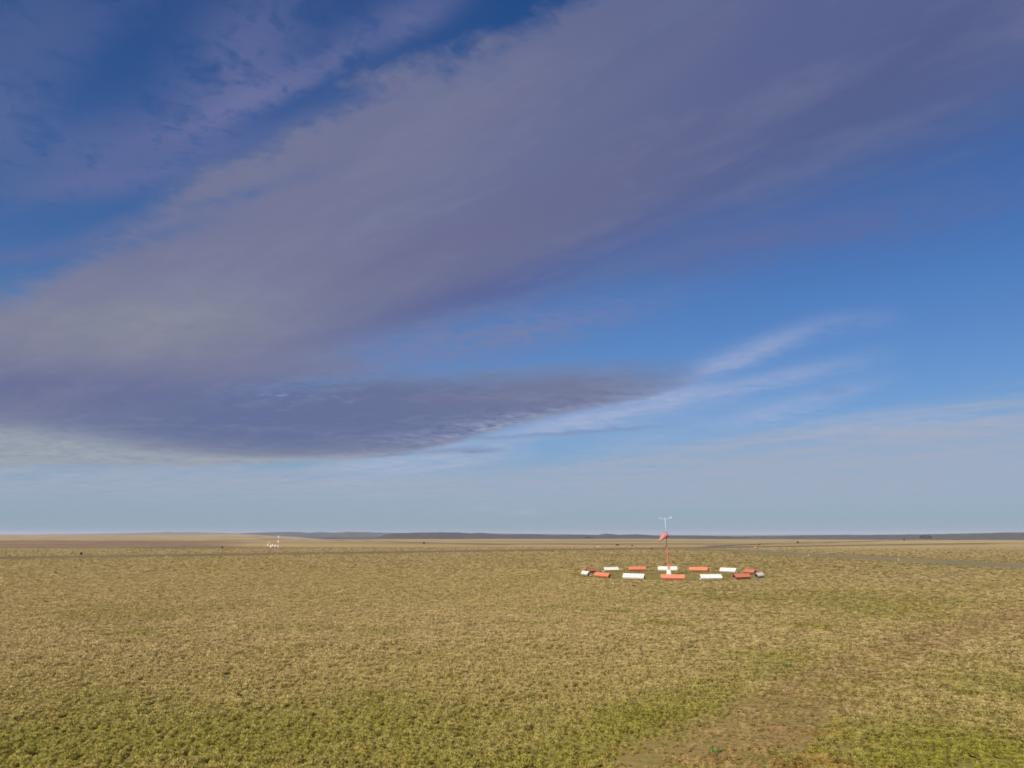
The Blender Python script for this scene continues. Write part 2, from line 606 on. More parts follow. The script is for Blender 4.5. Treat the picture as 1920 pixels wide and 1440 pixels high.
def m_heath(x, y):
    """brown heath on the far left, and scattered darker scrub further out"""
    n = fbm(x, y, 90, 60)
    n2 = fbm(x, y, 30, 61)
    dist = np.hypot(x, y)
    azm = np.degrees(np.arctan2(x, y))
    h = sstep(420, 520, dist + (n - .5) * 200) * sstep(1150, 900, dist + (n - .5) * 300) * sstep(-17, -21, azm + (n - .5) * 6) * (0.40 + 0.45 * sstep(0.4, 0.6, fbm(x / 3, y, 60, 66)))
    h = h + 0.55 * sstep(0.52, 0.60, fbm(x / 4.0, y, 60, 70)) * sstep(330, 520, dist)
    h = h + 0.4 * sstep(0.55, 0.62, fbm(x / 6.0, y, 25, 75)) * sstep(260, 420, dist) * sstep(900, 500, dist)
    return np.clip(h * (0.7 + 0.6 * n2), 0, 1)


def valley(azm):
    return sstep(-19, -12, azm)


def gz(x, y):
    """height of the plain: flat near, a shelf edge and a broad valley far off"""
    dist = np.hypot(x, y)
    azm = np.degrees(np.arctan2(x, y))
    front = sstep(75, 55, np.abs(azm))
    v = valley(azm) * front
    z = (fbm(x, y, 260, 90) - 0.5) * 3.0 * sstep(520, 1100, dist)
    z = z - 26 * v * sstep(1420, 1900, dist) * sstep(6500, 4800, dist)
    z = z + (1 - v) * (6 + (fbm(x, y, 700, 93) - .5) * 12) * sstep(1400, 3800, dist)
    return z


# ------------------------------------------------------------------ ground sheet
ang_f = np.radians(np.arange(-46, 46.01, 0.3))
ang_b = np.radians(np.arange(49, 311.1, 3.0))
angs = np.concatenate([ang_f, ang_b])
rad = np.concatenate([np.linspace(0.5, 16, 10), np.arange(17, 110, 0.6), np.geomspace(110, 12500, 190)])
A_, R_ = np.meshgrid(angs, rad, indexing='ij')
gx, gy = (R_ * np.sin(A_)).ravel(), (R_ * np.cos(A_)).ravel()
gzv = gz(gx, gy)
na, nr = len(angs), len(rad)
ii, jj = np.meshgrid(np.arange(na), np.arange(nr - 1), indexing='ij')
i2 = (ii + 1) % na
quads = np.stack([ii * nr + jj, i2 * nr + jj, i2 * nr + jj + 1, ii * nr + jj + 1], -1).reshape(-1, 4)[:, ::-1]


def fast_mesh(name, co, faces):
    me = bpy.data.meshes.new(name)
    me.vertices.add(len(co))
    me.vertices.foreach_set('co', np.asarray(co, dtype=np.float32).ravel())
    k = faces.shape[1]
    me.loops.add(faces.size)
    me.loops.foreach_set('vertex_index', faces.astype(np.int32).ravel())
    me.polygons.add(len(faces))
    me.polygons.foreach_set('loop_start', np.arange(0, faces.size, k, dtype=np.int32))
    me.polygons.foreach_set('use_smooth', np.ones(len(faces), dtype=bool))
    me.update(calc_edges=True)
    return me


def fattr(me, name, vals):
    a = me.attributes.new(name, 'FLOAT', 'POINT')
    a.data.foreach_set('value', np.asarray(vals, dtype=np.float32))

gme = fast_mesh('ground', np.stack([gx, gy, gzv], -1), quads)
fattr(gme, 'soil', m_soil(gx, gy))
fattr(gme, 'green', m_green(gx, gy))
fattr(gme, 'heath', m_heath(gx, gy))
ground = bpy.data.objects.new('ground', gme)
C.objects.link(ground)
tag(ground, kind='structure')

# grass colours (albedo)
STRAW = np.array((0.57, 0.435, 0.225))
STRAW2 = np.array((0.52, 0.415, 0.18))
GREEN = np.array((0.285, 0.275, 0.035))
DRYRED = np.array((0.40, 0.17, 0.05))
BASEG = np.array((0.27, 0.225, 0.040))

m, nt, b = material('dry_grassland')
gp = nt.new('ShaderNodeNewGeometry').outputs['Position']
gpx, gpy, gpz = nt.sep(gp)


def attr(nt, name, typ='GEOMETRY', out='Fac'):
    a = nt.new('ShaderNodeAttribute', attribute_type=typ, attribute_name=name)
    return V(nt, a.outputs[out])

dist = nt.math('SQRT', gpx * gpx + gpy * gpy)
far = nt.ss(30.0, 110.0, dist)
nf = nt.noise(gp, 2.6, 5, 0.65)
nm = nt.noise(gp, 0.18, 5, 0.6)
nl = nt.noise(nt.xyz(gpx * 0.006, gpy * 0.02), 1.0, 6, 0.6)
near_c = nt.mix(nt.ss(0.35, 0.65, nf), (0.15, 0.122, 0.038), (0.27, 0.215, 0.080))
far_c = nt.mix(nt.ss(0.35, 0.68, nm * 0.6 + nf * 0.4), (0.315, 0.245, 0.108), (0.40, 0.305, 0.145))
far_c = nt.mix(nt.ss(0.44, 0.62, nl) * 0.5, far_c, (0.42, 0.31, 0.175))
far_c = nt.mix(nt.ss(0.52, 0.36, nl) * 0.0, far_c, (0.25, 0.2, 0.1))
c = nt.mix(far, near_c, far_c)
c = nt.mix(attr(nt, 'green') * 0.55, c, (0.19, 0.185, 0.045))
c = nt.mix((attr(nt, 'soil') * (0.75 + (nf - 0.5) * 0.8)).clamp(), c, nt.mix(nf, (0.20, 0.12, 0.052), (0.38, 0.255, 0.12)))
c = nt.mix((attr(nt, 'heath') * (0.85 + (nm - 0.5) * 1.4)).clamp(), c, (0.16, 0.105, 0.078))
nt.put(b.inputs['Base Color'], c)
b.inputs['Roughness'].default_value = 0.95
b.inputs['Specular IOR Level'].default_value = 0.0
bp = nt.new('ShaderNodeBump')
bp.inputs['Strength'].default_value = 0.3
bp.inputs['Distance'].default_value = 0.35
nt.put(bp.inputs['Height'], nf * 0.6 + nm * 0.6)
nt.l.new(bp.outputs[0], b.inputs['Normal'])
gme.materials.append(m)

# ------------------------------------------------------------------ paved strips


def paved(name, p, q, w, z, col_a, col_b):
    d = dirv(p, q)
    L = (Vector(q) - Vector(p)).length
    n = Vector((-d.y, d.x))
    ns, nw = int(L / 6), 8
    co, fc = [], []
    for i in range(ns + 1):
        for j in range(nw + 1):
            t = (j / nw - 0.5)
            jag = 0.0
            s = L * i / ns
            if j in (0, nw):
                jag = (vnoise(s, j * 40.0, 9.0, 5) - 0.5) * 1.6
            pt = Vector(p) + d * s + n * (t * w + jag)
            edge_drop = 0.0 if 0 < j < nw else -0.012
            co.append((pt.x, pt.y, z + edge_drop))
    for i in range(ns):
        for j in range(nw):
            a = i * (nw + 1) + j
            fc.append((a, a + 1, a + nw + 2, a + nw + 1))
    me = fast_mesh(name, co, np.array(fc)[:, ::-1])
    o = bpy.data.objects.new(name, me)
    C.objects.link(o)
    tag(o, kind='structure')
    m, nt, b = material(name + '_surface')
    pz = nt.new('ShaderNodeNewGeometry').outputs['Position']
    X, Y, _ = nt.sep(pz)
    al = X * d.x + Y * d.y
    ac = Y * d.x - X * d.y
    n1 = nt.noise(nt.xyz(al * 0.03, ac * 0.22), 1.0, 5, 0.65)
    n2 = nt.noise(pz, 1.2, 5, 0.7)
    c = nt.mix(nt.ss(0.35, 0.65, n1), col_a, col_b)
    c = nt.mix(nt.ss(0.5, 0.75, n2) * 0.35, c, (0.26, 0.21, 0.12))
    nt.put(b.inputs['Base Color'], c)
    b.inputs['Roughness'].default_value = 1.0
    b.inputs['Specular IOR Level'].default_value = 0.0
    me.materials.append(m)
    return o

paved('runway', RW_P, RW_Q, RW_W, 0.030, (0.140, 0.106, 0.070), (0.190, 0.146, 0.088))
paved('taxiway', TX_P, TX_Q, TX_W, 0.034, (0.175, 0.150, 0.085), (0.235, 0.19, 0.11))


def track_strip(name, pts, w, z, ca, cb):
    co, fc = [], []
    P3 = [Vector(p) for p in pts]
    fine = []
    for a, b_ in zip(P3, P3[1:]):
        k = max(2, int((b_ - a).length / 15))
        fine += [a.lerp(b_, i / k) for i in range(k)]
    fine.append(P3[-1])
    for i, p in enumerate(fine):
        d = (fine[min(i + 1, len(fine) - 1)] - fine[max(i - 1, 0)]).normalized()
        n = Vector((-d.y, d.x))
        for t in (-0.5, 0, 0.5):
            q = p + n * (t * w * (0.8 + 0.5 * vnoise(i * 3.0, t * 50, 2.0)))
            co.append((q.x, q.y, float(gz(np.array(q.x), np.array(q.y))) + z))
    for i in range(len(fine) - 1):
        for j in range(2):
            a = i * 3 + j
            fc.append((a, a + 1, a + 4, a + 3))
    me = fast_mesh(name, co, np.array(fc)[:, ::-1])
    o = bpy.data.objects.new(name, me)
    C.objects.link(o)
    tag(o, kind='structure')
    m, nt, b = material(name + '_surface')
    pz = nt.new('ShaderNodeNewGeometry').outputs['Position']
    nt.put(b.inputs['Base Color'], nt.mix(nt.noise(pz, 0.3, 4, 0.6), ca, cb))
    b.inputs['Roughness'].default_value = 0.95
    me.materials.append(m)

track_strip('dirt_road', ROAD, 9.0, 0.35, (0.17, 0.13, 0.08), (0.25, 0.19, 0.12))
track_strip('dirt_road', [at(30, 1010.5), at(180, 1010.3), at(300, 1010.8), at(480, 1011.6), at(640, 1014.5), at(860, 1019.0), at(960, 1021.5)], 9.0, 0.35,
            (0.15, 0.115, 0.08), (0.24, 0.185, 0.12))

# ------------------------------------------------------------------ far bluffs


def bluff(name, tops, r0, r1, toe, seed, a_col, b_col, fade=40):
    """ridge whose skyline passes the traced tops; r0..r1 its depth, toe the level of its foot"""
    az_t = [azel(p[0], p[1])[0] for p in tops]
    el_t = [math.radians(azel(p[0], p[1])[1]) for p in tops]
    rc = r0 + (r1 - r0) * 0.45
    a = np.radians(np.arange(az_t[0], az_t[-1], 0.06))
    top = np.interp(np.degrees(a), az_t, [CAM_H + math.tan(e) * rc for e in el_t])
    t = np.linspace(0, 1, 34)
    A, T = np.meshgrid(a, t, indexing='ij')
    rr = r0 + (r1 - r0) * T
    x, y = rr * np.sin(A), rr * np.cos(A)
    prof = np.where(T < 0.45, sstep(0.0, 0.45, T + (fbm(x, y, 160, seed) - 0.5) * 0.22 * (T < .42)), 1 - 0.6 * sstep(0.45, 1.0, T))
    tip = np.minimum(1, np.minimum(A - a[0], a[-1] - A) / math.radians(1.2))
    Htop = top[:, None] - toe
    z = toe + Htop * prof * (0.25 + 0.75 * tip)
    gully = (np.abs(fbm(x, y, 120, seed + 5) - 0.5) * 2)
    z = z - gully * Htop * 0.35 * np.sin(np.clip(T / 0.45, 0, 1) * math.pi)
    z = z + (fbm(x, y, 60, seed + 8, 3) - 0.5) * 3.4 * sstep(0.1, 0.3, T)
    z[:, 0] = toe - 1
    z[:, -1] = toe - 1
    na, nt_ = A.shape
    i, j = np.meshgrid(np.arange(na - 1), np.arange(nt_ - 1), indexing='ij')
    f = np.stack([i * nt_ + j, (i + 1) * nt_ + j, (i + 1) * nt_ + j + 1, i * nt_ + j + 1], -1).reshape(-1, 4)[:, ::-1]
    me = fast_mesh(name, np.stack([x.ravel(), y.ravel(), z.ravel()], -1), f)
    o = bpy.data.objects.new(name, me)
    C.objects.link(o)
    tag(o, kind='structure')
    m, nt, b = material(name + '_scrub')
    pz = nt.new('ShaderNodeNewGeometry').outputs['Position']
    n1 = nt.noise(pz, 0.012, 6, 0.65)
    n2 = nt.noise(pz, 0.06, 4, 0.7)
    nt.put(b.inputs['Base Color'], nt.mix(nt.ss(0.42, 0.62, n1 * 0.6 + n2 * 0.4), a_col, b_col))
    b.inputs['Roughness'].default_value = 1.0
    b.inputs['Specular IOR Level'].default_value = 0.0
    me.materials.append(m)
    return o

HB1, HB2 = (0.040, 0.038, 0.036), (0.095, 0.078, 0.062)
bluff('hill', [(420, 1003), (450, 1000), (500, 998), (545, 997.2), (562, 997.4), (580, 999), (602, 997.4), (622, 999), (655, 997.3), (700, 998.2), (760, 999.5),
               (900, 1000), (1060, 1002), (1200, 1004)], 5200, 7200, -8, 120, HB1, HB2)
bluff('hill', [(690, 1006), (740, 1000), (780, 998.6), (830, 998), (862, 998.2), (882, 1000.2), (900, 999.2), (912, 999.8), (930, 1002), (960, 1002.5), (985, 1001),
               (1012, 1002.3), (1042, 1004), (1080, 1002.5), (1120, 1003.6), (1137, 1000.5), (1160, 1003.2), (1190, 1001.5), (1225, 1003.8), (1300, 1004.3),
               (1360, 1005.2), (1420, 1007)], 3000, 4300, -24, 140, HB1, (0.07, 0.055, 0.045))
bluff('hill', [(1290, 1008), (1350, 1006.2), (1440, 1005), (1500, 1004.3), (1570, 1003), (1700, 1002.4), (1770, 1001), (1850, 999.5), (1920, 998.2), (2100, 997), (2400, 998)],
      3300, 4700, -24, 160, HB1, (0.085, 0.065, 0.055))
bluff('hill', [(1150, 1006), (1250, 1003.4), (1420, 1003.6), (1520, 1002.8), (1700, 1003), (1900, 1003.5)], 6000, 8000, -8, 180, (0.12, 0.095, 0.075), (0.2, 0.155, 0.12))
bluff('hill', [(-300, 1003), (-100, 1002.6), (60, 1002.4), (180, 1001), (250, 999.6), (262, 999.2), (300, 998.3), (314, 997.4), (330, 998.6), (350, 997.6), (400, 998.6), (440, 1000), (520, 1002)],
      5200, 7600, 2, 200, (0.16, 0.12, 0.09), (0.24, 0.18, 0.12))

# ------------------------------------------------------------------ haze
hb = bmesh.new()
add_box(hb, (0, 0, 8), (26000, 26000, 80))
hm = bpy.data.materials.new('haze')
hm.use_nodes = True
hn = NT(hm.node_tree)
hm.node_tree.nodes.clear()
pv = hn.new('ShaderNodeVolumePrincipled')
pv.inputs['Color'].default_value = (0.80, 0.86, 1.0, 1)
pv.inputs['Density'].default_value = 0.000075
ho = hn.new('ShaderNodeOutputMaterial')
hn.l.new(pv.outputs[0], ho.inputs['Volume'])
haze = obj('haze', hb, hm)
tag(haze, 'thin pale haze lying over the far plain', 'haze', kind='stuff')

# ------------------------------------------------------------------ grass
PROTO = bpy.data.collections.new('tussock_kinds')


def grass_mat():
    m, nt, b = material('bunch_grass')
    h = attr(nt, 'along')
    tip = V(nt, nt.new('ShaderNodeAttribute', attribute_type='INSTANCER', attribute_name='tipc').outputs['Color'])
    base = V(nt, nt.new('ShaderNodeAttribute', attribute_type='INSTANCER', attribute_name='basec').outputs['Color'])
    rnd = attr(nt, 'blade')
    c = nt.mix(nt.ss(0.05, 0.75, h + (rnd - 0.5) * 0.4), base, tip)
    c = nt.mix(1.0, c, nt.mix(rnd, (0.86, 0.87, 0.86), (1.10, 1.08, 1.06)), 'MULTIPLY')
    nt.put(b.inputs['Base Color'], c)
    b.inputs['Roughness'].default_value = 0.7
    b.inputs['Specular IOR Level'].default_value = 0.15
    tr = nt.new('ShaderNodeBsdfTranslucent')
    nt.put(tr.inputs['Color'], c)
    mx = nt.new('ShaderNodeMixShader')
    mx.inputs[0].default_value = 0.40
    nt.l.new(b.outputs[0], mx.inputs[1])
    nt.l.new(tr.outputs[0], mx.inputs[2])
    out = [n for n in nt.n if n.type == 'OUTPUT_MATERIAL'][0]
    nt.l.new(mx.outputs[0], out.inputs['Surface'])
    return m

M_GRASS = grass_mat()


def tussock(i, blades, rad_, hgt, width):
    """one bunch of grass: a matted dome of old leaves with blades combed out over it"""
    co, fc, al, br = [], [], [], []
    ph = random.uniform(0, 6)
    seg, rows = 9, 3
    dome = lambda a: 1 + 0.16 * math.sin(2 * a + ph) + 0.10 * math.sin(3 * a - 2 * ph)
    for j in range(rows + 1):
        th = (math.pi / 2) * j / rows
        for k in range(seg):
            a = 2 * math.pi * (k + 0.5 * j) / seg
            r = rad_ * 0.95 * math.cos(th) * dome(a) + (0.004 if j == rows else 0)
            z = hgt * 0.72 * math.sin(th) * random.uniform(0.88, 1.1)
            co.append((r * math.cos(a), r * math.sin(a), z - 0.01))
            al.append(0.10 + 0.55 * math.sin(th))
            br.append(0.5)
    for j in range(rows):
        for k in range(seg):
            k2 = (k + 1) % seg
            fc.append((j * seg + k, j * seg + k2, (j + 1) * seg + k2, (j + 1) * seg + k))
    for k in range(blades):
        a = random.uniform(0, 2 * math.pi)
        u = math.sqrt(random.random())
        r = rad_ * u * dome(a)
        z0 = hgt * 0.70 * math.sqrt(max(0, 1 - u * u)) * 0.8
        bx, by = r * math.cos(a), r * math.sin(a)
        la = a + random.gauss(0, 0.6)
        lean = (0.2 + 0.8 * u) * random.uniform(0.6, 1.2)
        L = hgt * random.uniform(0.35, 0.62)
        dirx, diry = math.cos(la), math.sin(la)
        sx, sy = -diry, dirx
        w = width * random.uniform(0.7, 1.3)
        s = len(co)
        rn = random.random()
        for t, ww in ((0, 0.9), (0.55, 1.0), (1.0, 0.2)):
            out = lean * L * (0.5 * t + 0.5 * t * t)
            z = z0 + L * (t - 0.55 * lean * t * t)
            for sg in (-1, 1):
                co.append((bx + dirx * out + sg * sx * w * ww / 2, by + diry * out + sg * sy * w * ww / 2, z - 0.01))
                al.append(0.25 + 0.5 * min(1, z0 / hgt + 0.2) + 0.35 * t)
                br.append(rn)
        fc += [(s, s + 1, s + 3, s + 2), (s + 2, s + 3, s + 5, s + 4)]
    me = fast_mesh('tussock', co, np.array(fc))
    fattr(me, 'along', al)
    fattr(me, 'blade', br)
    me.materials.append(M_GRASS)
    o = bpy.data.objects.new('tussock', me)
    PROTO.objects.link(o)

for i in range(6):
    tussock(i, 76, 0.165, 0.195, 0.022)

# scatter points: dense close by, thinning with distance
def scatter(r0, r1, step, grow):
    """jittered rows of tussocks inside the ring sector r0..r1 in front of the camera"""
    a0 = R(41)
    gx_, gy_ = np.meshgrid(np.arange(-r1 * math.sin(a0), r1 * math.sin(a0), step), np.arange(r0 * math.cos(a0), r1, step))
    gx_ = gx_ + (np.arange(gx_.shape[0]) % 2)[:, None] * step * 0.5
    jx = gx_.ravel() + RNG.normal(0, 0.24, gx_.size) * step
    jy = gy_.ravel() + RNG.normal(0, 0.24, gx_.size) * step
    # bend the rows so that no grid can be seen
    jx = jx + (fbm(jx, jy, 9.0, 101) - 0.5) * 4
    jy = jy + (fbm(jx, jy, 9.0, 102) - 0.5) * 4
    d = np.hypot(jx, jy) + RNG.normal(0, 0.04, jx.size) * r1
    ok = (d > r0) & (d < r1) & (np.abs(np.arctan2(jx, jy)) < a0) & (np.hypot(jx, jy) > 14)
    return jx[ok], jy[ok], np.full(int(ok.sum()), grow)

parts_ = [scatter(16, 48, 0.27, 1.0), scatter(48, 90, 0.30, 1.12), scatter(90, 160, 0.38, 1.25), scatter(160, 300, 0.66, 1.7), scatter(300, 480, 1.3, 2.2)]
X = np.concatenate([p[0] for p in parts_])
Y = np.concatenate([p[1] for p in parts_])
GR = np.concatenate([p[2] for p in parts_])
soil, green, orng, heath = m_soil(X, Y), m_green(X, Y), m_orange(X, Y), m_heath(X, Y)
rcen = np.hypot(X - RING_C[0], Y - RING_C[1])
keep = RNG.random(len(X)) > soil * 0.32
keep &= strip_d(X, Y, RW_P, RW_Q, RW_W) > 0.6
keep &= strip_d(X, Y, TX_P, TX_Q, TX_W) > 0.6
keep &= RNG.random(len(X)) > 0.85 * sstep(230, 480, np.hypot(X, Y))
hol = fbm(X, Y, 1.1, 51, 3)
keep &= ~((hol < 0.30) & (RNG.random(len(X)) < 0.6))
keep &= RNG.random(len(X)) > 0.06 * (np.hypot(X, Y) < 60) + 0.02             # gaps between the tussocks
X, Y, GR, soil, green, orng, rcen, hol, heath = [v[keep] for v in (X, Y, GR, soil, green, orng, rcen, hol, heath)]
n = len(X)
size = GR * (0.50 + 0.55 * fbm(X, Y, 1.1, 51, 3) + 0.45 * vnoise(X, Y, 0.55, 88)) * RNG.uniform(0.8, 1.25, n)
ringsz = np.where(rcen < RING_R + 1.6, 0.42, 1.0)
size *= ringsz * (1 - 0.35 * soil) * (1 - 0.12 * green) * (1 - 0.22 * m_trail(X, Y))
sz_z = size / GR ** 0.6 * (1 - 0.68 * sstep(70, 210, np.hypot(X, Y))) * (0.95 + 0.4 * RNG.random(n)) * (1 - 0.5 * soil) * (1 - 0.25 * m_trail(X, Y)) * 0.90 * (1 - 0.35 * sstep(-4, 10, X - 0.10 * Y))
big = fbm(X, Y, 30, 71)
mixs = np.clip(0.5 + (big - .5) * 1.0 + RNG.normal(0, 0.10, n), 0, 1)[:, None]
tip = STRAW * (1 - mixs) + STRAW2 * mixs
olive = (0.60 * sstep(60, 24, np.hypot(X, Y)) * (1 - 0.7 * m_trail(X, Y)) + 0.12)[:, None]
tip = tip * (1 - olive) + np.array((0.42, 0.345, 0.110)) * olive
gmask = np.clip(green * (0.58 + 0.25 * sstep(-4, 12, X)) + RNG.normal(0, 0.07, n), 0, 1)[:, None]
tip = tip * (1 - gmask) + GREEN * gmask
ring_green_shade = (0.55 * sstep(RING_R + 2.2, RING_R + 0.6, rcen))[:, None]  # green circle grass, with marker shadow painted into its darker tip colour
tip = tip * (1 - ring_green_shade) + np.array((0.25, 0.225, 0.065)) * ring_green_shade
o_ = np.clip(orng, 0, 1)[:, None] * 0.65
tip = tip * (1 - o_) + DRYRED * o_
trk = m_trail(X, Y)
tk = (0.68 * trk)[:, None]
tip = tip * (1 - tk) + np.array((0.46, 0.31, 0.16)) * tk
tip *= RNG.uniform(0.95, 1.05, n)[:, None]
heat = (heath * 0.5)[:, None]
tip = tip * (1 - heat) + np.array((0.24, 0.16, 0.10)) * heat
base_c = BASEG * (0.85 + 0.3 * RNG.random(n))[:, None]
base_c = base_c * (1 - 0.35 * o_) + DRYRED * 0.35 * o_
dd = np.clip((np.hypot(X, Y) - 60) / 160, 0, 1)[:, None]
pm = bpy.data.meshes.new('grass')
pm.vertices.add(n)
pm.vertices.foreach_set('co', np.stack([X, Y, np.zeros(n)], -1).astype(np.float32).ravel())


def vattr(me, name, typ, key, vals):
    a = me.attributes.new(name, typ, 'POINT')
    a.data.foreach_set(key, np.asarray(vals).ravel())

vattr(pm, 'scl', 'FLOAT_VECTOR', 'vector', np.stack([size * 1.18, size * 1.18, sz_z], -1).astype(np.float32))
vattr(pm, 'rot', 'FLOAT_VECTOR', 'vector', np.stack([RNG.normal(0, .12, n), RNG.normal(0, .12, n), RNG.random(n) * 6.283], -1).astype(np.float32))
vattr(pm, 'kindex', 'INT', 'value', RNG.integers(0, 6, n).astype(np.int32))
one = np.ones((n, 1))
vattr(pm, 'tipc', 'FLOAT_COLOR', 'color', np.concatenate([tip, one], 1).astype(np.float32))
vattr(pm, 'basec', 'FLOAT_COLOR', 'color', np.concatenate([base_c, one], 1).astype(np.float32))
grass = bpy.data.objects.new('grass', pm)
C.objects.link(grass)
tag(grass, 'dry straw coloured bunch grass covering the whole airfield', 'grass', kind='stuff')
ng = bpy.data.node_groups.new('grass_scatter', 'GeometryNodeTree')
ng.interface.new_socket('Geometry', in_out='INPUT', socket_type='NodeSocketGeometry')
ng.interface.new_socket('Geometry', in_out='OUTPUT', socket_type='NodeSocketGeometry')
gi, go = ng.nodes.new('NodeGroupInput'), ng.nodes.new('NodeGroupOutput')
ci = ng.nodes.new('GeometryNodeCollectionInfo')
ci.inputs['Collection'].default_value = PROTO
ci.inputs['Separate Children'].default_value = True
ci.inputs['Reset Children'].default_value = True
ip = ng.nodes.new('GeometryNodeInstanceOnPoints')
ip.inputs['Pick Instance'].default_value = True


def named(name, typ):
    k = ng.nodes.new('GeometryNodeInputNamedAttribute')
    k.data_type = typ
    k.inputs['Name'].default_value = name
    return [o for o in k.outputs if o.enabled and o.name == 'Attribute'][0]
e2r = ng.nodes.new('FunctionNodeEulerToRotation')
ng.links.new(named('rot', 'FLOAT_VECTOR'), e2r.inputs[0])
ng.links.new(gi.outputs[0], ip.inputs['Points'])
ng.links.new(ci.outputs[0], ip.inputs['Instance'])
ng.links.new(named('kindex', 'INT'), ip.inputs['Instance Index'])
ng.links.new(e2r.outputs[0], ip.inputs['Rotation'])
ng.links.new(named('scl', 'FLOAT_VECTOR'), ip.inputs['Scale'])
ng.links.new(ip.outputs[0], go.inputs[0])
md = grass.modifiers.new('scatter', 'NODES')
md.node_group = ng

# ------------------------------------------------------------------ segmented circle markers
ML = 3.66


def sheet_bm(p, q, L, t=0.012, n=1):
    """thin sheet between profile points p and q (y, z), length L along x"""
    bm = bmesh.new()
    py, pz = p
    qy, qz = q
    d = Vector((0, qy - py, qz - pz))
    nrm = Vector((0, -d.z, d.y)).normalized() * t
    for x0, x1 in [(-L / 2, L / 2)]:
        v = [Vector((x, yy, zz_)) for x in (x0, x1) for yy, zz_ in ((py, pz), (qy, qz))]
        vs = [bm.verts.new(a) for a in v] + [bm.verts.new(a + nrm) for a in v]
        for f in ((0, 1, 3, 2), (4, 6, 7, 5), (0, 4, 5, 1), (2, 3, 7, 6), (0, 2, 6, 4), (1, 5, 7, 3)):
            bm.faces.new([vs[k] for k in f])
    return bm


def make_marker(mat, word):
    root = empty('segment_marker', (0, 0, 0))
    zr, ze, we, wf, zf = 0.86, 0.36, 0.40, 0.20, 0.10
    for s in (-1, 1):
        o = obj('slope_panel', sheet_bm((s * 0.012, zr), (s * we, ze), ML, 0.012 * -s), mat, root)
        obj('under_panel', sheet_bm((s * (we - 0.006), ze - 0.006), (s * wf, zf), ML - 0.06, 0.010 * -s), mat, root)
        for x in (-ML / 6, ML / 6):
            seam = bmesh.new()
            d = Vector((0, s * we, ze)) - Vector((0, s * 0.02, zr))
            rot = Matrix.Rotation(math.atan2(d.z, d.y), 3, 'X')
            add_box(seam, (x, s * (we + 0.02) / 2 + s * 0.012, (zr + ze) / 2 + 0.012), (0.05, d.length * 0.97, 0.014), rot)
            obj('seam_strip', seam, mat, root)
    bm = bmesh.new()
    add_tube(bm, (-ML / 2 - 0.01, 0, zr + 0.012), (ML / 2 + 0.01, 0, zr + 0.012), 0.022, seg=6)
    obj('ridge_cap', bm, mat, root)
    for x in (-ML / 2 + 0.05, 0, ML / 2 - 0.05):
        bm = bmesh.new()
        for s in (-1, 1):
            add_tube(bm, (x, s * 0.03, zr - 0.05), (x, s * (we - 0.05), ze), 0.02, seg=4)
            add_tube(bm, (x, s * (we - 0.05), ze), (x, s * (wf - 0.03), zf), 0.02, seg=4)
        add_box(bm, (x, 0, ze), (0.035, 2 * we - 0.1, 0.05))
        obj('trestle', bm, M_DARK, root)
        for s in (-1, 1):
            bm = bmesh.new()
            add_box(bm, (x, s * (wf - 0.03), zf / 2 - 0.06), (0.07, 0.07, zf + 0.14))
            obj('leg', bm, M_TIMBER, root)
    return root

mk = {'red': make_marker(M_RED, 'red'), 'white': make_marker(M_WHITE, 'white')}
used = set()
slots = {0: ('red', 'orange red marker nearest the camera, in front of the windsock base'),
         1: ('white', 'white front marker just right of the nearest orange red one'),
         2: ('red', 'orange red front marker partly overlapping another red one on the right'),
         3: ('white', 'greyish end-on white marker at the far right end of the circle'),
         5: ('red', 'orange red marker of the back row behind the greyish end-on one at right'),
         6: ('white', 'white back row marker on the right side of the windsock circle'),
         7: ('red', 'orange red back row marker just right of the windsock base'),
         8: ('white', 'white back row marker directly behind the windsock mast'),
         9: ('red', 'orange red back row marker just left of the windsock base'),
         10: ('white', 'white back row marker on the left side of the windsock circle'),
         11: ('red', 'shaded dark red back row marker at the left end of the circle'),
         13: ('white', 'short end-on white marker at the far left end of the circle'),
         14: ('red', 'orange red front marker beside the end-on white one at left'),
         15: ('white', 'white front marker just left of the nearest orange red one')}
for k, (colr, lab) in slots.items():
    th = R(k * 22.5 + 1.2) - math.atan2(RING_C[0], RING_C[1])     # slot 0 is the one nearest the camera
    o = mk[colr] if colr not in used else copy_tree(mk[colr])
    used.add(colr)
    o.location = (RING_C[0] + RING_R * math.sin(th) + random.uniform(-.15, .15), RING_C[1] - RING_R * math.cos(th) + random.uniform(-.15, .15), 0)
    o.rotation_euler = (0, R(random.uniform(-.5, .5)), th + R(random.uniform(-2, 2)))
    tag(o, lab, 'marker', 'red and white markers set in a circle round the windsock')

# ------------------------------------------------------------------ windsock
MB_ = at(1254.5, 1079)
ws = empty('windsock_mast', (MB_[0], MB_[1], 0))
ws.rotation_euler = (0, R(-2.0), 0)
tag(ws, 'tall red lattice mast with white cone foot and drooping pink windsock', 'windsock')
bm = bmesh.new()
add_lathe(bm, [(0.50, -0.1), (0.50, 0.06), (0.47, 0.10), (0.36, 0.92), (0.33, 0.97), (0.0, 0.975)], 20)
obj('concrete_foot', bm, M_CONC, ws, True)
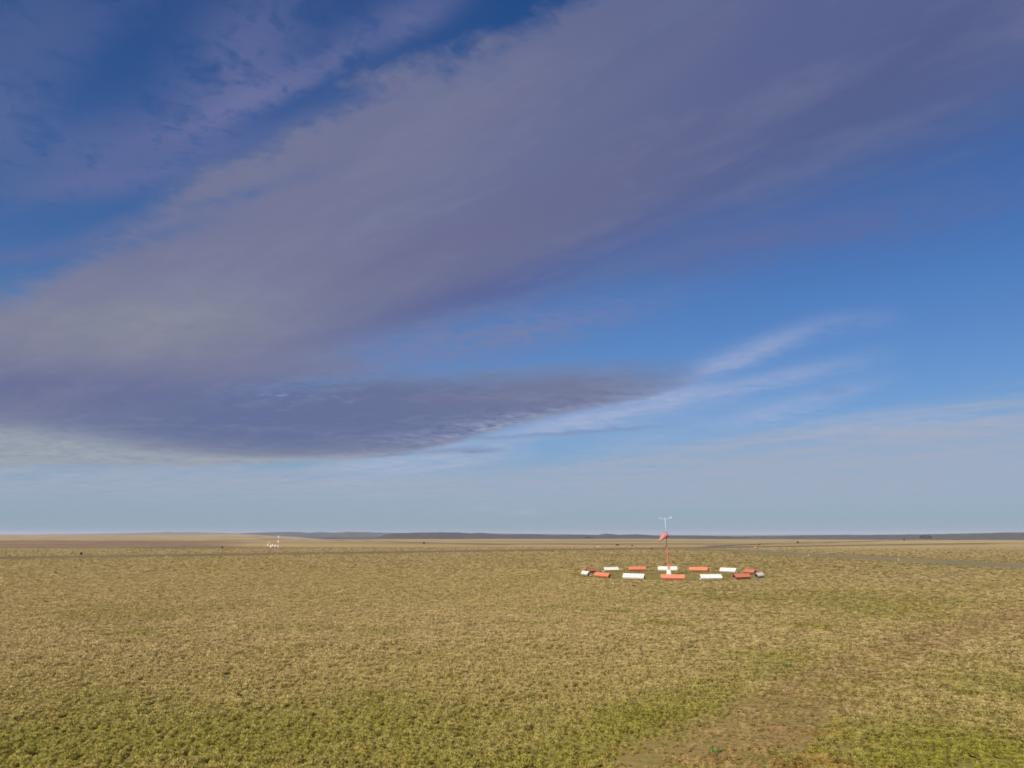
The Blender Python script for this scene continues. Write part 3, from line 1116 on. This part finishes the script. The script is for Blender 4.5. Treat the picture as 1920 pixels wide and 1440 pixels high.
# lattice: three tapering legs
zb, zt, rb, rt = 0.95, 5.05, 0.17, 0.065
legp = lambda k, z: Vector(((rb + (rt - rb) * (z - zb) / (zt - zb)) * math.cos(2.09 * k + 0.5), (rb + (rt - rb) * (z - zb) / (zt - zb)) * math.sin(2.09 * k + 0.5), z))
for k in range(3):
    bm = bmesh.new()
    add_tube(bm, legp(k, zb), legp(k, zt), 0.05, 0.034, 6)
    obj('leg', bm, M_RED, ws)
bm = bmesh.new()
nb = 14
for i in range(nb):
    z0, z1 = zb + (zt - zb) * i / nb, zb + (zt - zb) * (i + 1) / nb
    for k in range(3):
        add_tube(bm, legp(k, z0), legp((k + 1) % 3, z1), 0.02, seg=4)
        add_tube(bm, legp(k, z1), legp((k + 1) % 3, z1), 0.016, seg=4)
obj('bracing', bm, M_RED, ws)
bm = bmesh.new()
add_box(bm, (0.14, -0.16, 1.45), (0.24, 0.20, 0.75))
bevel_all(bm, 0.015)
bx = obj('switch_box', bm, M_RED, ws)
bm = bmesh.new()
add_box(bm, (0.14, -0.265, 1.45), (0.19, 0.012, 0.62))
obj('door', bm, M_RED, bx)
bm = bmesh.new()
add_tube(bm, (0, 0, 4.9), (0, 0, 6.55), 0.045, 0.042, 10)
add_lathe(bm, [(0.09, 5.0), (0.09, 5.1), (0.05, 5.14)], 10)
obj('lower_pipe', bm, M_DARK, ws, True)
bm = bmesh.new()
add_tube(bm, (0, 0, 6.5), (0, 0, 10.05), 0.040, 0.032, 10)
obj('upper_pipe', bm, M_PIPE, ws, True)
# sock: a drooping open cone
m, nt, b = material('faded_pink_fabric')
o_ = V(nt, nt.new('ShaderNodeTexCoord').outputs['Object'])
nn = nt.noise(o_, 4.0, 4, 0.6)
nt.put(b.inputs['Base Color'], nt.mix(nn, (0.56, 0.20, 0.185), (0.62, 0.27, 0.245)))
b.inputs['Roughness'].default_value = 0.8
trn = nt.new('ShaderNodeBsdfTranslucent')
trn.inputs['Color'].default_value = (0.58, 0.22, 0.19, 1)
mx = nt.new('ShaderNodeMixShader')
mx.inputs[0].default_value = 0.3
nt.l.new(b.outputs[0], mx.inputs[1])
nt.l.new(trn.outputs[0], mx.inputs[2])
nt.l.new(mx.outputs[0], [n_ for n_ in nt.n if n_.type == 'OUTPUT_MATERIAL'][0].inputs['Surface'])
M_SOCK = m
c0 = Vector((-0.08, -0.30, 6.98))
bm = bmesh.new()
seg, nsec = 20, 14
prev = None
hoop_axis = Vector((-0.80, -0.45, -0.40)).normalized()
for i in range(nsec + 1):
    t = i / nsec
    pos = c0 + Vector((-1.42 * t ** 0.95, -0.95 * t, -0.55 * t - 0.55 * t * t))
    tan = Vector((-1.42, -0.95, -0.55 - 1.1 * t)).normalized()
    q = tan.to_track_quat('Z', 'Y').to_matrix()
    rr = 0.52 * (1 - t) + 0.13 * t + 0.10 * math.sin(t * math.pi) * 1.0
    ring = []
    for k in range(seg):
        a = 2 * math.pi * k / seg
        fold = 1 + 0.05 * math.sin(3 * a + t * 5) * t + 0.04 * math.sin(5 * a - 6 * t) * t
        sag = 1.0 - 0.12 * t
        ring.append(bm.verts.new(pos + q @ Vector((rr * fold * math.cos(a), rr * fold * sag * math.sin(a), 0))))
    if prev:
        for k in range(seg):
            bm.faces.new((prev[k], prev[(k + 1) % seg], ring[(k + 1) % seg], ring[k]))
    prev = ring
sock = obj('windsock', bm, M_SOCK, ws, True)
so = sock.modifiers.new('thickness', 'SOLIDIFY')
so.thickness = 0.006
bm = bmesh.new()
q = Vector((-1.42, -0.95, -0.55)).normalized().to_track_quat('Z', 'Y').to_matrix()
hp = [c0 + q @ Vector((0.53 * math.cos(2 * math.pi * k / 20), 0.53 * math.sin(2 * math.pi * k / 20), 0)) for k in range(20)]
for k in range(20):
    add_tube(bm, hp[k], hp[(k + 1) % 20], 0.016, seg=5)
for zz_ in (0.3, -0.3):
    add_tube(bm, (0, 0, 6.95 + zz_), c0 + Vector((0, 0, zz_ * 0.6)), 0.016, seg=5)
add_tube(bm, hp[0], hp[10], 0.012, seg=5)
obj('hoop', bm, M_DARK, ws)
# anemometer head
bm = bmesh.new()
add_tube(bm, (-0.82, 0, 9.72), (0.82, 0, 9.72), 0.022, seg=6)
add_tube(bm, (-0.82, 0, 9.70), (-0.82, 0, 9.86), 0.03, seg=6)
add_tube(bm, (0.82, 0, 9.70), (0.82, 0, 9.88), 0.03, seg=6)
obj('crossarm', bm, M_PIPE, ws)
bm = bmesh.new()
for k in range(3):
    a = 2.09 * k + 0.4
    c1 = Vector((-0.82 + 0.17 * math.cos(a), 0.17 * math.sin(a), 9.88))
    add_tube(bm, (-0.82, 0, 9.88), c1, 0.012, seg=4)
    mt = Matrix.Translation(c1) @ Matrix.Rotation(a + math.pi / 2, 4, 'Z') @ Matrix.Rotation(math.pi / 2, 4, 'Y')
    add_lathe(bm, [(0.10, 0.0), (0.088, 0.05), (0.05, 0.09), (0.0, 0.105)], 10, mt)
obj('anemometer_cups', bm, M_PIPE, ws)
bm = bmesh.new()
add_tube(bm, (0.55, 0.02, 9.92), (1.10, -0.04, 9.92), 0.014, seg=5)
add_box(bm, (1.04, -0.03, 9.92), (0.22, 0.012, 0.22))
add_lathe(bm, [(0.0, 0.0), (0.035, 0.03), (0.035, 0.07), (0.0, 0.1)], 8, Matrix.Translation((0.56, 0.02, 9.87)))
obj('wind_vane', bm, M_PIPE, ws)
bm = bmesh.new()
add_tube(bm, (0, 0, 10.05), (0, 0, 10.28), 0.012, 0.006, 5)
add_lathe(bm, [(0.045, 10.03), (0.045, 10.10), (0.0, 10.12)], 8)
obj('obstruction_lamp', bm, M_DARK, ws)

# ------------------------------------------------------------------ instrument site far left (about 430 m off)
IX, IY = at(521, 1026)
mast = empty('banded_mast', (IX, IY, 0))
tag(mast, 'slender red and white banded mast beside the white cabinets far left', 'mast')
hz_ = [0, 1.3, 2.6, 3.9, 5.2, 6.6]
for i, (a, b_) in enumerate(zip(hz_, hz_[1:])):
    bm = bmesh.new()
    r0 = 0.40 - 0.035 * i
    for k in range(3):
        an = 2.09 * k
        add_tube(bm, (r0 * math.cos(an), r0 * math.sin(an), a), ((r0 - .035) * math.cos(an), (r0 - .035) * math.sin(an), b_), 0.085, seg=5)
    for s in range(3):
        z0, z1 = a + (b_ - a) * s / 3, a + (b_ - a) * (s + 1) / 3
        for k in range(3):
            an, a2 = 2.09 * k, 2.09 * (k + 1)
            add_tube(bm, (r0 * math.cos(an), r0 * math.sin(an), z0), (r0 * math.cos(a2), r0 * math.sin(a2), z1), 0.06, seg=4)
    s_ = obj('mast_section', bm, M_RED if i % 2 == 1 else M_WHITE, mast)
    s_['label'] = 'red painted lattice section' if i % 2 == 1 else 'white painted lattice section'
bm = bmesh.new()
add_tube(bm, (0, 0, 6.6), (0, 0, 7.0), 0.05, seg=6)
add_lathe(bm, [(0.12, 7.0), (0.12, 7.2), (0.0, 7.28)], 8)
obj('mast_lamp', bm, M_DARK, mast)


def cabinet(px, py, w, h, d, z0, lab):
    x, y = at(px, py)
    r_ = empty('equipment_cabinet', (x, y, 0), R(random.uniform(-25, 25)))
    tag(r_, lab, 'cabinet', 'white equipment cabinets beside the banded mast')
    bm = bmesh.new()
    add_box(bm, (0, 0, z0 + h / 2), (w, d, h))
    bevel_all(bm, 0.03)
    bo = obj('housing', bm, M_WHITE, r_)
    bm = bmesh.new()
    add_box(bm, (0, -d / 2 - 0.012, z0 + h / 2), (w * 0.8, 0.02, h * 0.8))
    obj('door', bm, M_WHITE, bo)
    bm = bmesh.new()
    add_box(bm, (0, 0, z0 + h + 0.03), (w * 1.12, d * 1.15, 0.06))
    obj('roof', bm, M_WHITE, r_)
    for sx in (-1, 1):
        bm = bmesh.new()
        add_box(bm, (sx * w * 0.35, 0, z0 / 2 - 0.05), (0.1, d * 0.6, z0 + 0.1))
        obj('leg', bm, M_DARK, r_)

cabinet(502, 1024.6, 0.75, 0.65, 0.6, 0.35, 'small white cabinet under the T shaped sensor post')
cabinet(507.5, 1026.6, 0.8, 1.15, 0.7, 0.1, 'tall white cabinet, nearest of the instrument site')
cabinet(511, 1025.0, 0.75, 1.0, 0.7, 0.35, 'white cabinet on legs in the middle of the instrument site')
cabinet(516, 1025.2, 0.85, 0.9, 0.7, 0.2, 'white cabinet just left of the banded mast')
x, y = at(503.5, 1025.2)
tp = empty('sensor_post', (x, y, 0))
tag(tp, 'pale T shaped sensor post standing left of the cabinets', 'sensor post')
bm = bmesh.new()
add_tube(bm, (0, 0, -0.1), (0, 0, 2.35), 0.06, 0.05, 8)
obj('post', bm, M_WHITE, tp)
bm = bmesh.new()
add_tube(bm, (-0.75, 0, 2.38), (0.45, 0, 2.38), 0.05, seg=6)
obj('crossarm', bm, M_WHITE, tp)
for sx in (-0.72, 0.42):
    bm = bmesh.new()
    add_tube(bm, (sx, 0, 2.2), (sx, 0, 2.62), 0.10, 0.08, 8)
    obj('sensor_head', bm, M_WHITE, tp)
x, y = at(513.5, 1024.0)
dk = empty('generator_box', (x, y, 0))
tag(dk, 'dark box between the white cabinets of the instrument site', 'generator')
bm = bmesh.new(); add_box(bm, (0, 0, 0.62), (0.8, 0.8, 1.0)); bevel_all(bm, 0.04); obj('housing', bm, M_DARK, dk)
bm = bmesh.new(); add_tube(bm, (0.2, 0.1, 1.1), (0.2, 0.1, 1.5), 0.06, seg=6); obj('exhaust_pipe', bm, M_DARK, dk)
bm = bmesh.new(); add_box(bm, (0, 0, 0.05), (1.0, 1.0, 0.2)); obj('plinth', bm, M_CONC, dk)

# ------------------------------------------------------------------ runway edge lights
mg, nt, b = material('lamp_glass')
b.inputs['Base Color'].default_value = (0.85, 0.78, 0.55, 1)
b.inputs['Roughness'].default_value = 0.1
b.inputs['Transmission Weight'].default_value = 0.5


def make_light():
    r_ = empty('edge_light', (0, 0, 0))
    bm = bmesh.new(); add_lathe(bm, [(0.20, -0.05), (0.20, 0.06), (0.12, 0.10), (0.0, 0.10)], 12); obj('base_plate', bm, M_CONC, r_)
    bm = bmesh.new(); add_tube(bm, (0, 0, 0.09), (0, 0, 0.30), 0.05, seg=8); obj('stem', bm, M_YELLOW, r_)
    bm = bmesh.new(); add_lathe(bm, [(0.13, 0.29), (0.15, 0.33), (0.14, 0.40), (0.0, 0.40)], 12); hd = obj('lamp_housing', bm, M_YELLOW, r_)
    bm = bmesh.new(); add_lathe(bm, [(0.12, 0.402), (0.115, 0.48), (0.07, 0.55), (0.0, 0.57)], 12); obj('lens', bm, mg, hd, True)
    return r_

el0 = make_light()
elights = [(312, 1045.6, 'pale edge light on the near runway edge at far left'), (603, 1040.4, 'pale edge light on the near runway edge, left of the middle'),
           (820, 1036.8, 'pale edge light on the near runway edge, closest to the middle'), (880, 1030.6, 'yellowish edge light beyond the runway near the middle'),
           (1516, 1042.2, 'pale edge light on the right hand strip, the farther one'), (1685, 1051.2, 'pale edge light on the right hand strip, the nearer one')]
for i, (a, b_, lab) in enumerate(elights):
    o = el0 if i == 0 else copy_tree(el0)
    x, y = at(a, b_)
    o.location = (x, y, 0.0)
    o.rotation_euler = (0, 0, i)
    tag(o, lab, 'light', 'edge lights along the paved strips')

# ------------------------------------------------------------------ small airfield signs


def sign(px, py, w, h, mat, lab, rz=0.0):
    x, y = at(px, py)
    r_ = empty('airfield_sign', (x, y, 0), rz)
    tag(r_, lab, 'sign', 'small signs beside the runway')
    bm = bmesh.new(); add_box(bm, (0, 0, 0.35 + h / 2), (w, 0.16, h)); bevel_all(bm, 0.02); bd = obj('board', bm, M_DARK, r_)
    bm = bmesh.new(); add_box(bm, (0, -0.09, 0.35 + h / 2), (w * 0.88, 0.02, h * 0.8)); obj('face', bm, mat, bd)
    for s in (-1, 1):
        bm = bmesh.new(); add_tube(bm, (s * w * 0.35, 0, -0.1), (s * w * 0.35, 0, 0.4), 0.04, seg=6); obj('leg', bm, M_DARK, r_)

sign(1058, 1028.0, 1.5, 0.8, M_RED, 'small red faced sign beyond the grass left of the windsock')
sign(1121, 1027.4, 1.0, 0.85, M_CONC, 'pale faced dark sign between the red sign and dark shrub', 0.5)
sign(1222, 1031.8, 1.7, 0.45, M_DARK, 'low dark sign by the runway just left of the mast')
sign(1249, 1027.6, 0.8, 0.9, M_DARK, 'upright dark sign right behind the windsock mast')
sign(1416, 1028.6, 2.0, 0.55, M_RED, 'low wide reddish sign beyond the right of the circle')

# ------------------------------------------------------------------ shrubs and trees
def leaf_mat(name, a, b_):
    m, nt, b = material(name)
    p = nt.new('ShaderNodeNewGeometry').outputs['Position']
    r_ = V(nt, nt.new('ShaderNodeNewGeometry').outputs['Random Per Island'])
    nt.put(b.inputs['Base Color'], nt.mix((r_ * 0.6 + nt.noise(p, 1.2, 3) * 0.4).clamp(), a, b_))
    b.inputs['Roughness'].default_value = 0.8
    return m

M_SHRUB = leaf_mat('dark_scrub_leaves', (0.030, 0.026, 0.016), (0.075, 0.065, 0.035))
M_TREE = leaf_mat('tree_leaves', (0.030, 0.042, 0.024), (0.070, 0.085, 0.045))
M_WEED = leaf_mat('weed_leaves', (0.10, 0.115, 0.025), (0.19, 0.20, 0.05))
M_BARK = paint('bark', (0.09, 0.07, 0.05), (0.05, 0.04, 0.03), 0.9, 4.0, 0.6)


def leaves(bm, centres, n, leaf):
    for c_, rr in centres:
        for _ in range(n):
            v = Vector((random.gauss(0, 1), random.gauss(0, 1), random.gauss(0, 1))).normalized() * (rr * random.random() ** 0.4)
            p = Vector(c_) + v
            u = Vector((random.gauss(0, 1), random.gauss(0, 1), random.gauss(0, 1))).normalized()
            w = u.orthogonal().normalized()
            s = leaf * random.uniform(0.6, 1.4)
            q = [p + u * s, p + w * s * 0.5, p - u * s, p - w * s * 0.5]
            bm.faces.new([bm.verts.new(a) for a in q])


def shrub(px, py, w, h, lab, mat=M_SHRUB, group='dark shrubs out on the airfield', name='shrub', leaf=0.12, n=90):
    x, y = at(px, py)
    zg = float(gz(np.array(x), np.array(y)))
    r_ = empty(name, (x, y, zg), random.uniform(0, 6))
    tag(r_, lab, name if name != 'shrub' else 'shrub', group)
    bm = bmesh.new()
    for k in range(5):
        a = k * 1.26
        add_tube(bm, (0, 0, -0.1), (w * 0.25 * math.cos(a), w * 0.25 * math.sin(a), h * 0.6), 0.035 * max(h, .5), 0.015 * max(h, .5), 5)
    obj('stem', bm, M_BARK, r_)
    bm = bmesh.new()
    cs = [((w * 0.3 * math.cos(a) * random.uniform(.4, 1), w * 0.3 * math.sin(a), h * random.uniform(0.3, 0.7)), min(w, h * 1.2) * random.uniform(0.22, 0.34)) for a in [random.uniform(0, 6.28) for _ in range(7)]]
    leaves(bm, cs, n, leaf)
    obj('foliage', bm, mat, r_)
    return r_

shrub(152, 1041, 1.0, 1.15, 'dark pointed shrub just beyond the runway at far left')
shrub(1158, 1023.5, 2.2, 1.3, 'dark round shrub beyond the runway left of the windsock')
shrub(1424, 1022.0, 2.6, 1.0, 'flat dark shrub beyond the paved strips, right of the circle')
shrub(1185, 1024, 2.0, 0.7, 'low brown shrub just right of the dark round one')
shrub(417, 1028.5, 0.9, 1.2, 'thin upright shrub left of the banded mast')
shrub(795, 1019.5, 2.6, 1.4, 'low dark shrub by the far dirt road near the middle', leaf=0.2)
shrub(1496, 1018.6, 1.8, 2.2, 'small upright bush by the dirt road on the right', leaf=0.2)
shrub(1695, 1014.6, 2.0, 2.4, 'small bush at the far end of the right dirt road', leaf=0.2)
shrub(1157, 1150, 1.3, 0.22, 'low green weed clump in the dry grass before the windsock', M_WEED, 'low green weed clumps in the dry grass', 'weed_clump', 0.05, 120)
shrub(1478, 1254, 0.7, 0.24, 'dark green weed clump left of the dirt track', M_WEED, 'low green weed clumps in the dry grass', 'weed_clump', 0.05, 120)
shrub(1338, 1412, 0.6, 0.18, 'bright green weed clump at the near end of the track', M_WEED, 'low green weed clumps in the dry grass', 'weed_clump', 0.045, 150)
shrub(1190, 1100, 1.0, 0.25, 'small dark clump in the grass in front of the circle', M_SHRUB, 'low green weed clumps in the dry grass', 'weed_clump', 0.06, 60)


def tree(px, dist_, h, w, lab, grp):
    d = ray(px, 1003)
    k = dist_ / math.hypot(d.x, d.y)
    x, y = d.x * k, d.y * k
    zg = float(gz(np.array(x), np.array(y)))
    r_ = empty('tree', (x, y, zg), random.uniform(0, 6))
    tag(r_, lab, 'tree', grp)
    bm = bmesh.new()
    add_tube(bm, (0, 0, -0.3), (0.1, 0.05, h * 0.55), 0.05 * h * 0.6, 0.02 * h, 7)
    for j in range(5):
        a = j * 1.26 + random.random()
        add_tube(bm, (0.05, 0.02, h * (0.25 + 0.06 * j)), (w * .32 * math.cos(a), w * .32 * math.sin(a), h * (0.5 + 0.07 * j)), 0.018 * h, 0.006 * h, 5)
    obj('trunk', bm, M_BARK, r_)
    bm = bmesh.new()
    cs = []
    for _ in range(14):
        a, t = random.uniform(0, 6.28), random.uniform(0.3, 0.92)
        rad2 = w * 0.36 * math.sin(t * math.pi) ** 0.6
        cs.append(((rad2 * math.cos(a), rad2 * math.sin(a), h * t), w * random.uniform(0.14, 0.24)))
    leaves(bm, cs, 60, 0.32)
    obj('crown', bm, M_TREE, r_)

G1 = 'trees of the far left clump at the plain edge'
for i, (px, h, w, lab) in enumerate([(1099, 3.4, 3.6, 'leftmost low tree of the clump below the middle bluffs'), (1104, 4.6, 4.0, 'tallest tree of the clump below the middle bluffs'),
                                     (1109, 3.2, 4.0, 'rightmost low tree of the clump below the middle bluffs')]):
    tree(px, 1380 + 12 * i, h, w, lab, 'trees below the middle bluffs')
for i, (px, h, w, lab) in enumerate([(1727, 7.0, 6.0, 'leftmost tree of the right hand clump before the bluffs'), (1732, 8.8, 6.5, 'tallest tree of the right hand clump before the bluffs'),
                                     (1738, 8.0, 6.5, 'broad tree right of the tallest in the right hand clump'), (1744, 6.2, 6.0, 'lowest, rightmost tree of the right hand clump')]):
    tree(px, 1380 + 10 * i, h, w, lab, 'trees of the right hand clump before the bluffs')
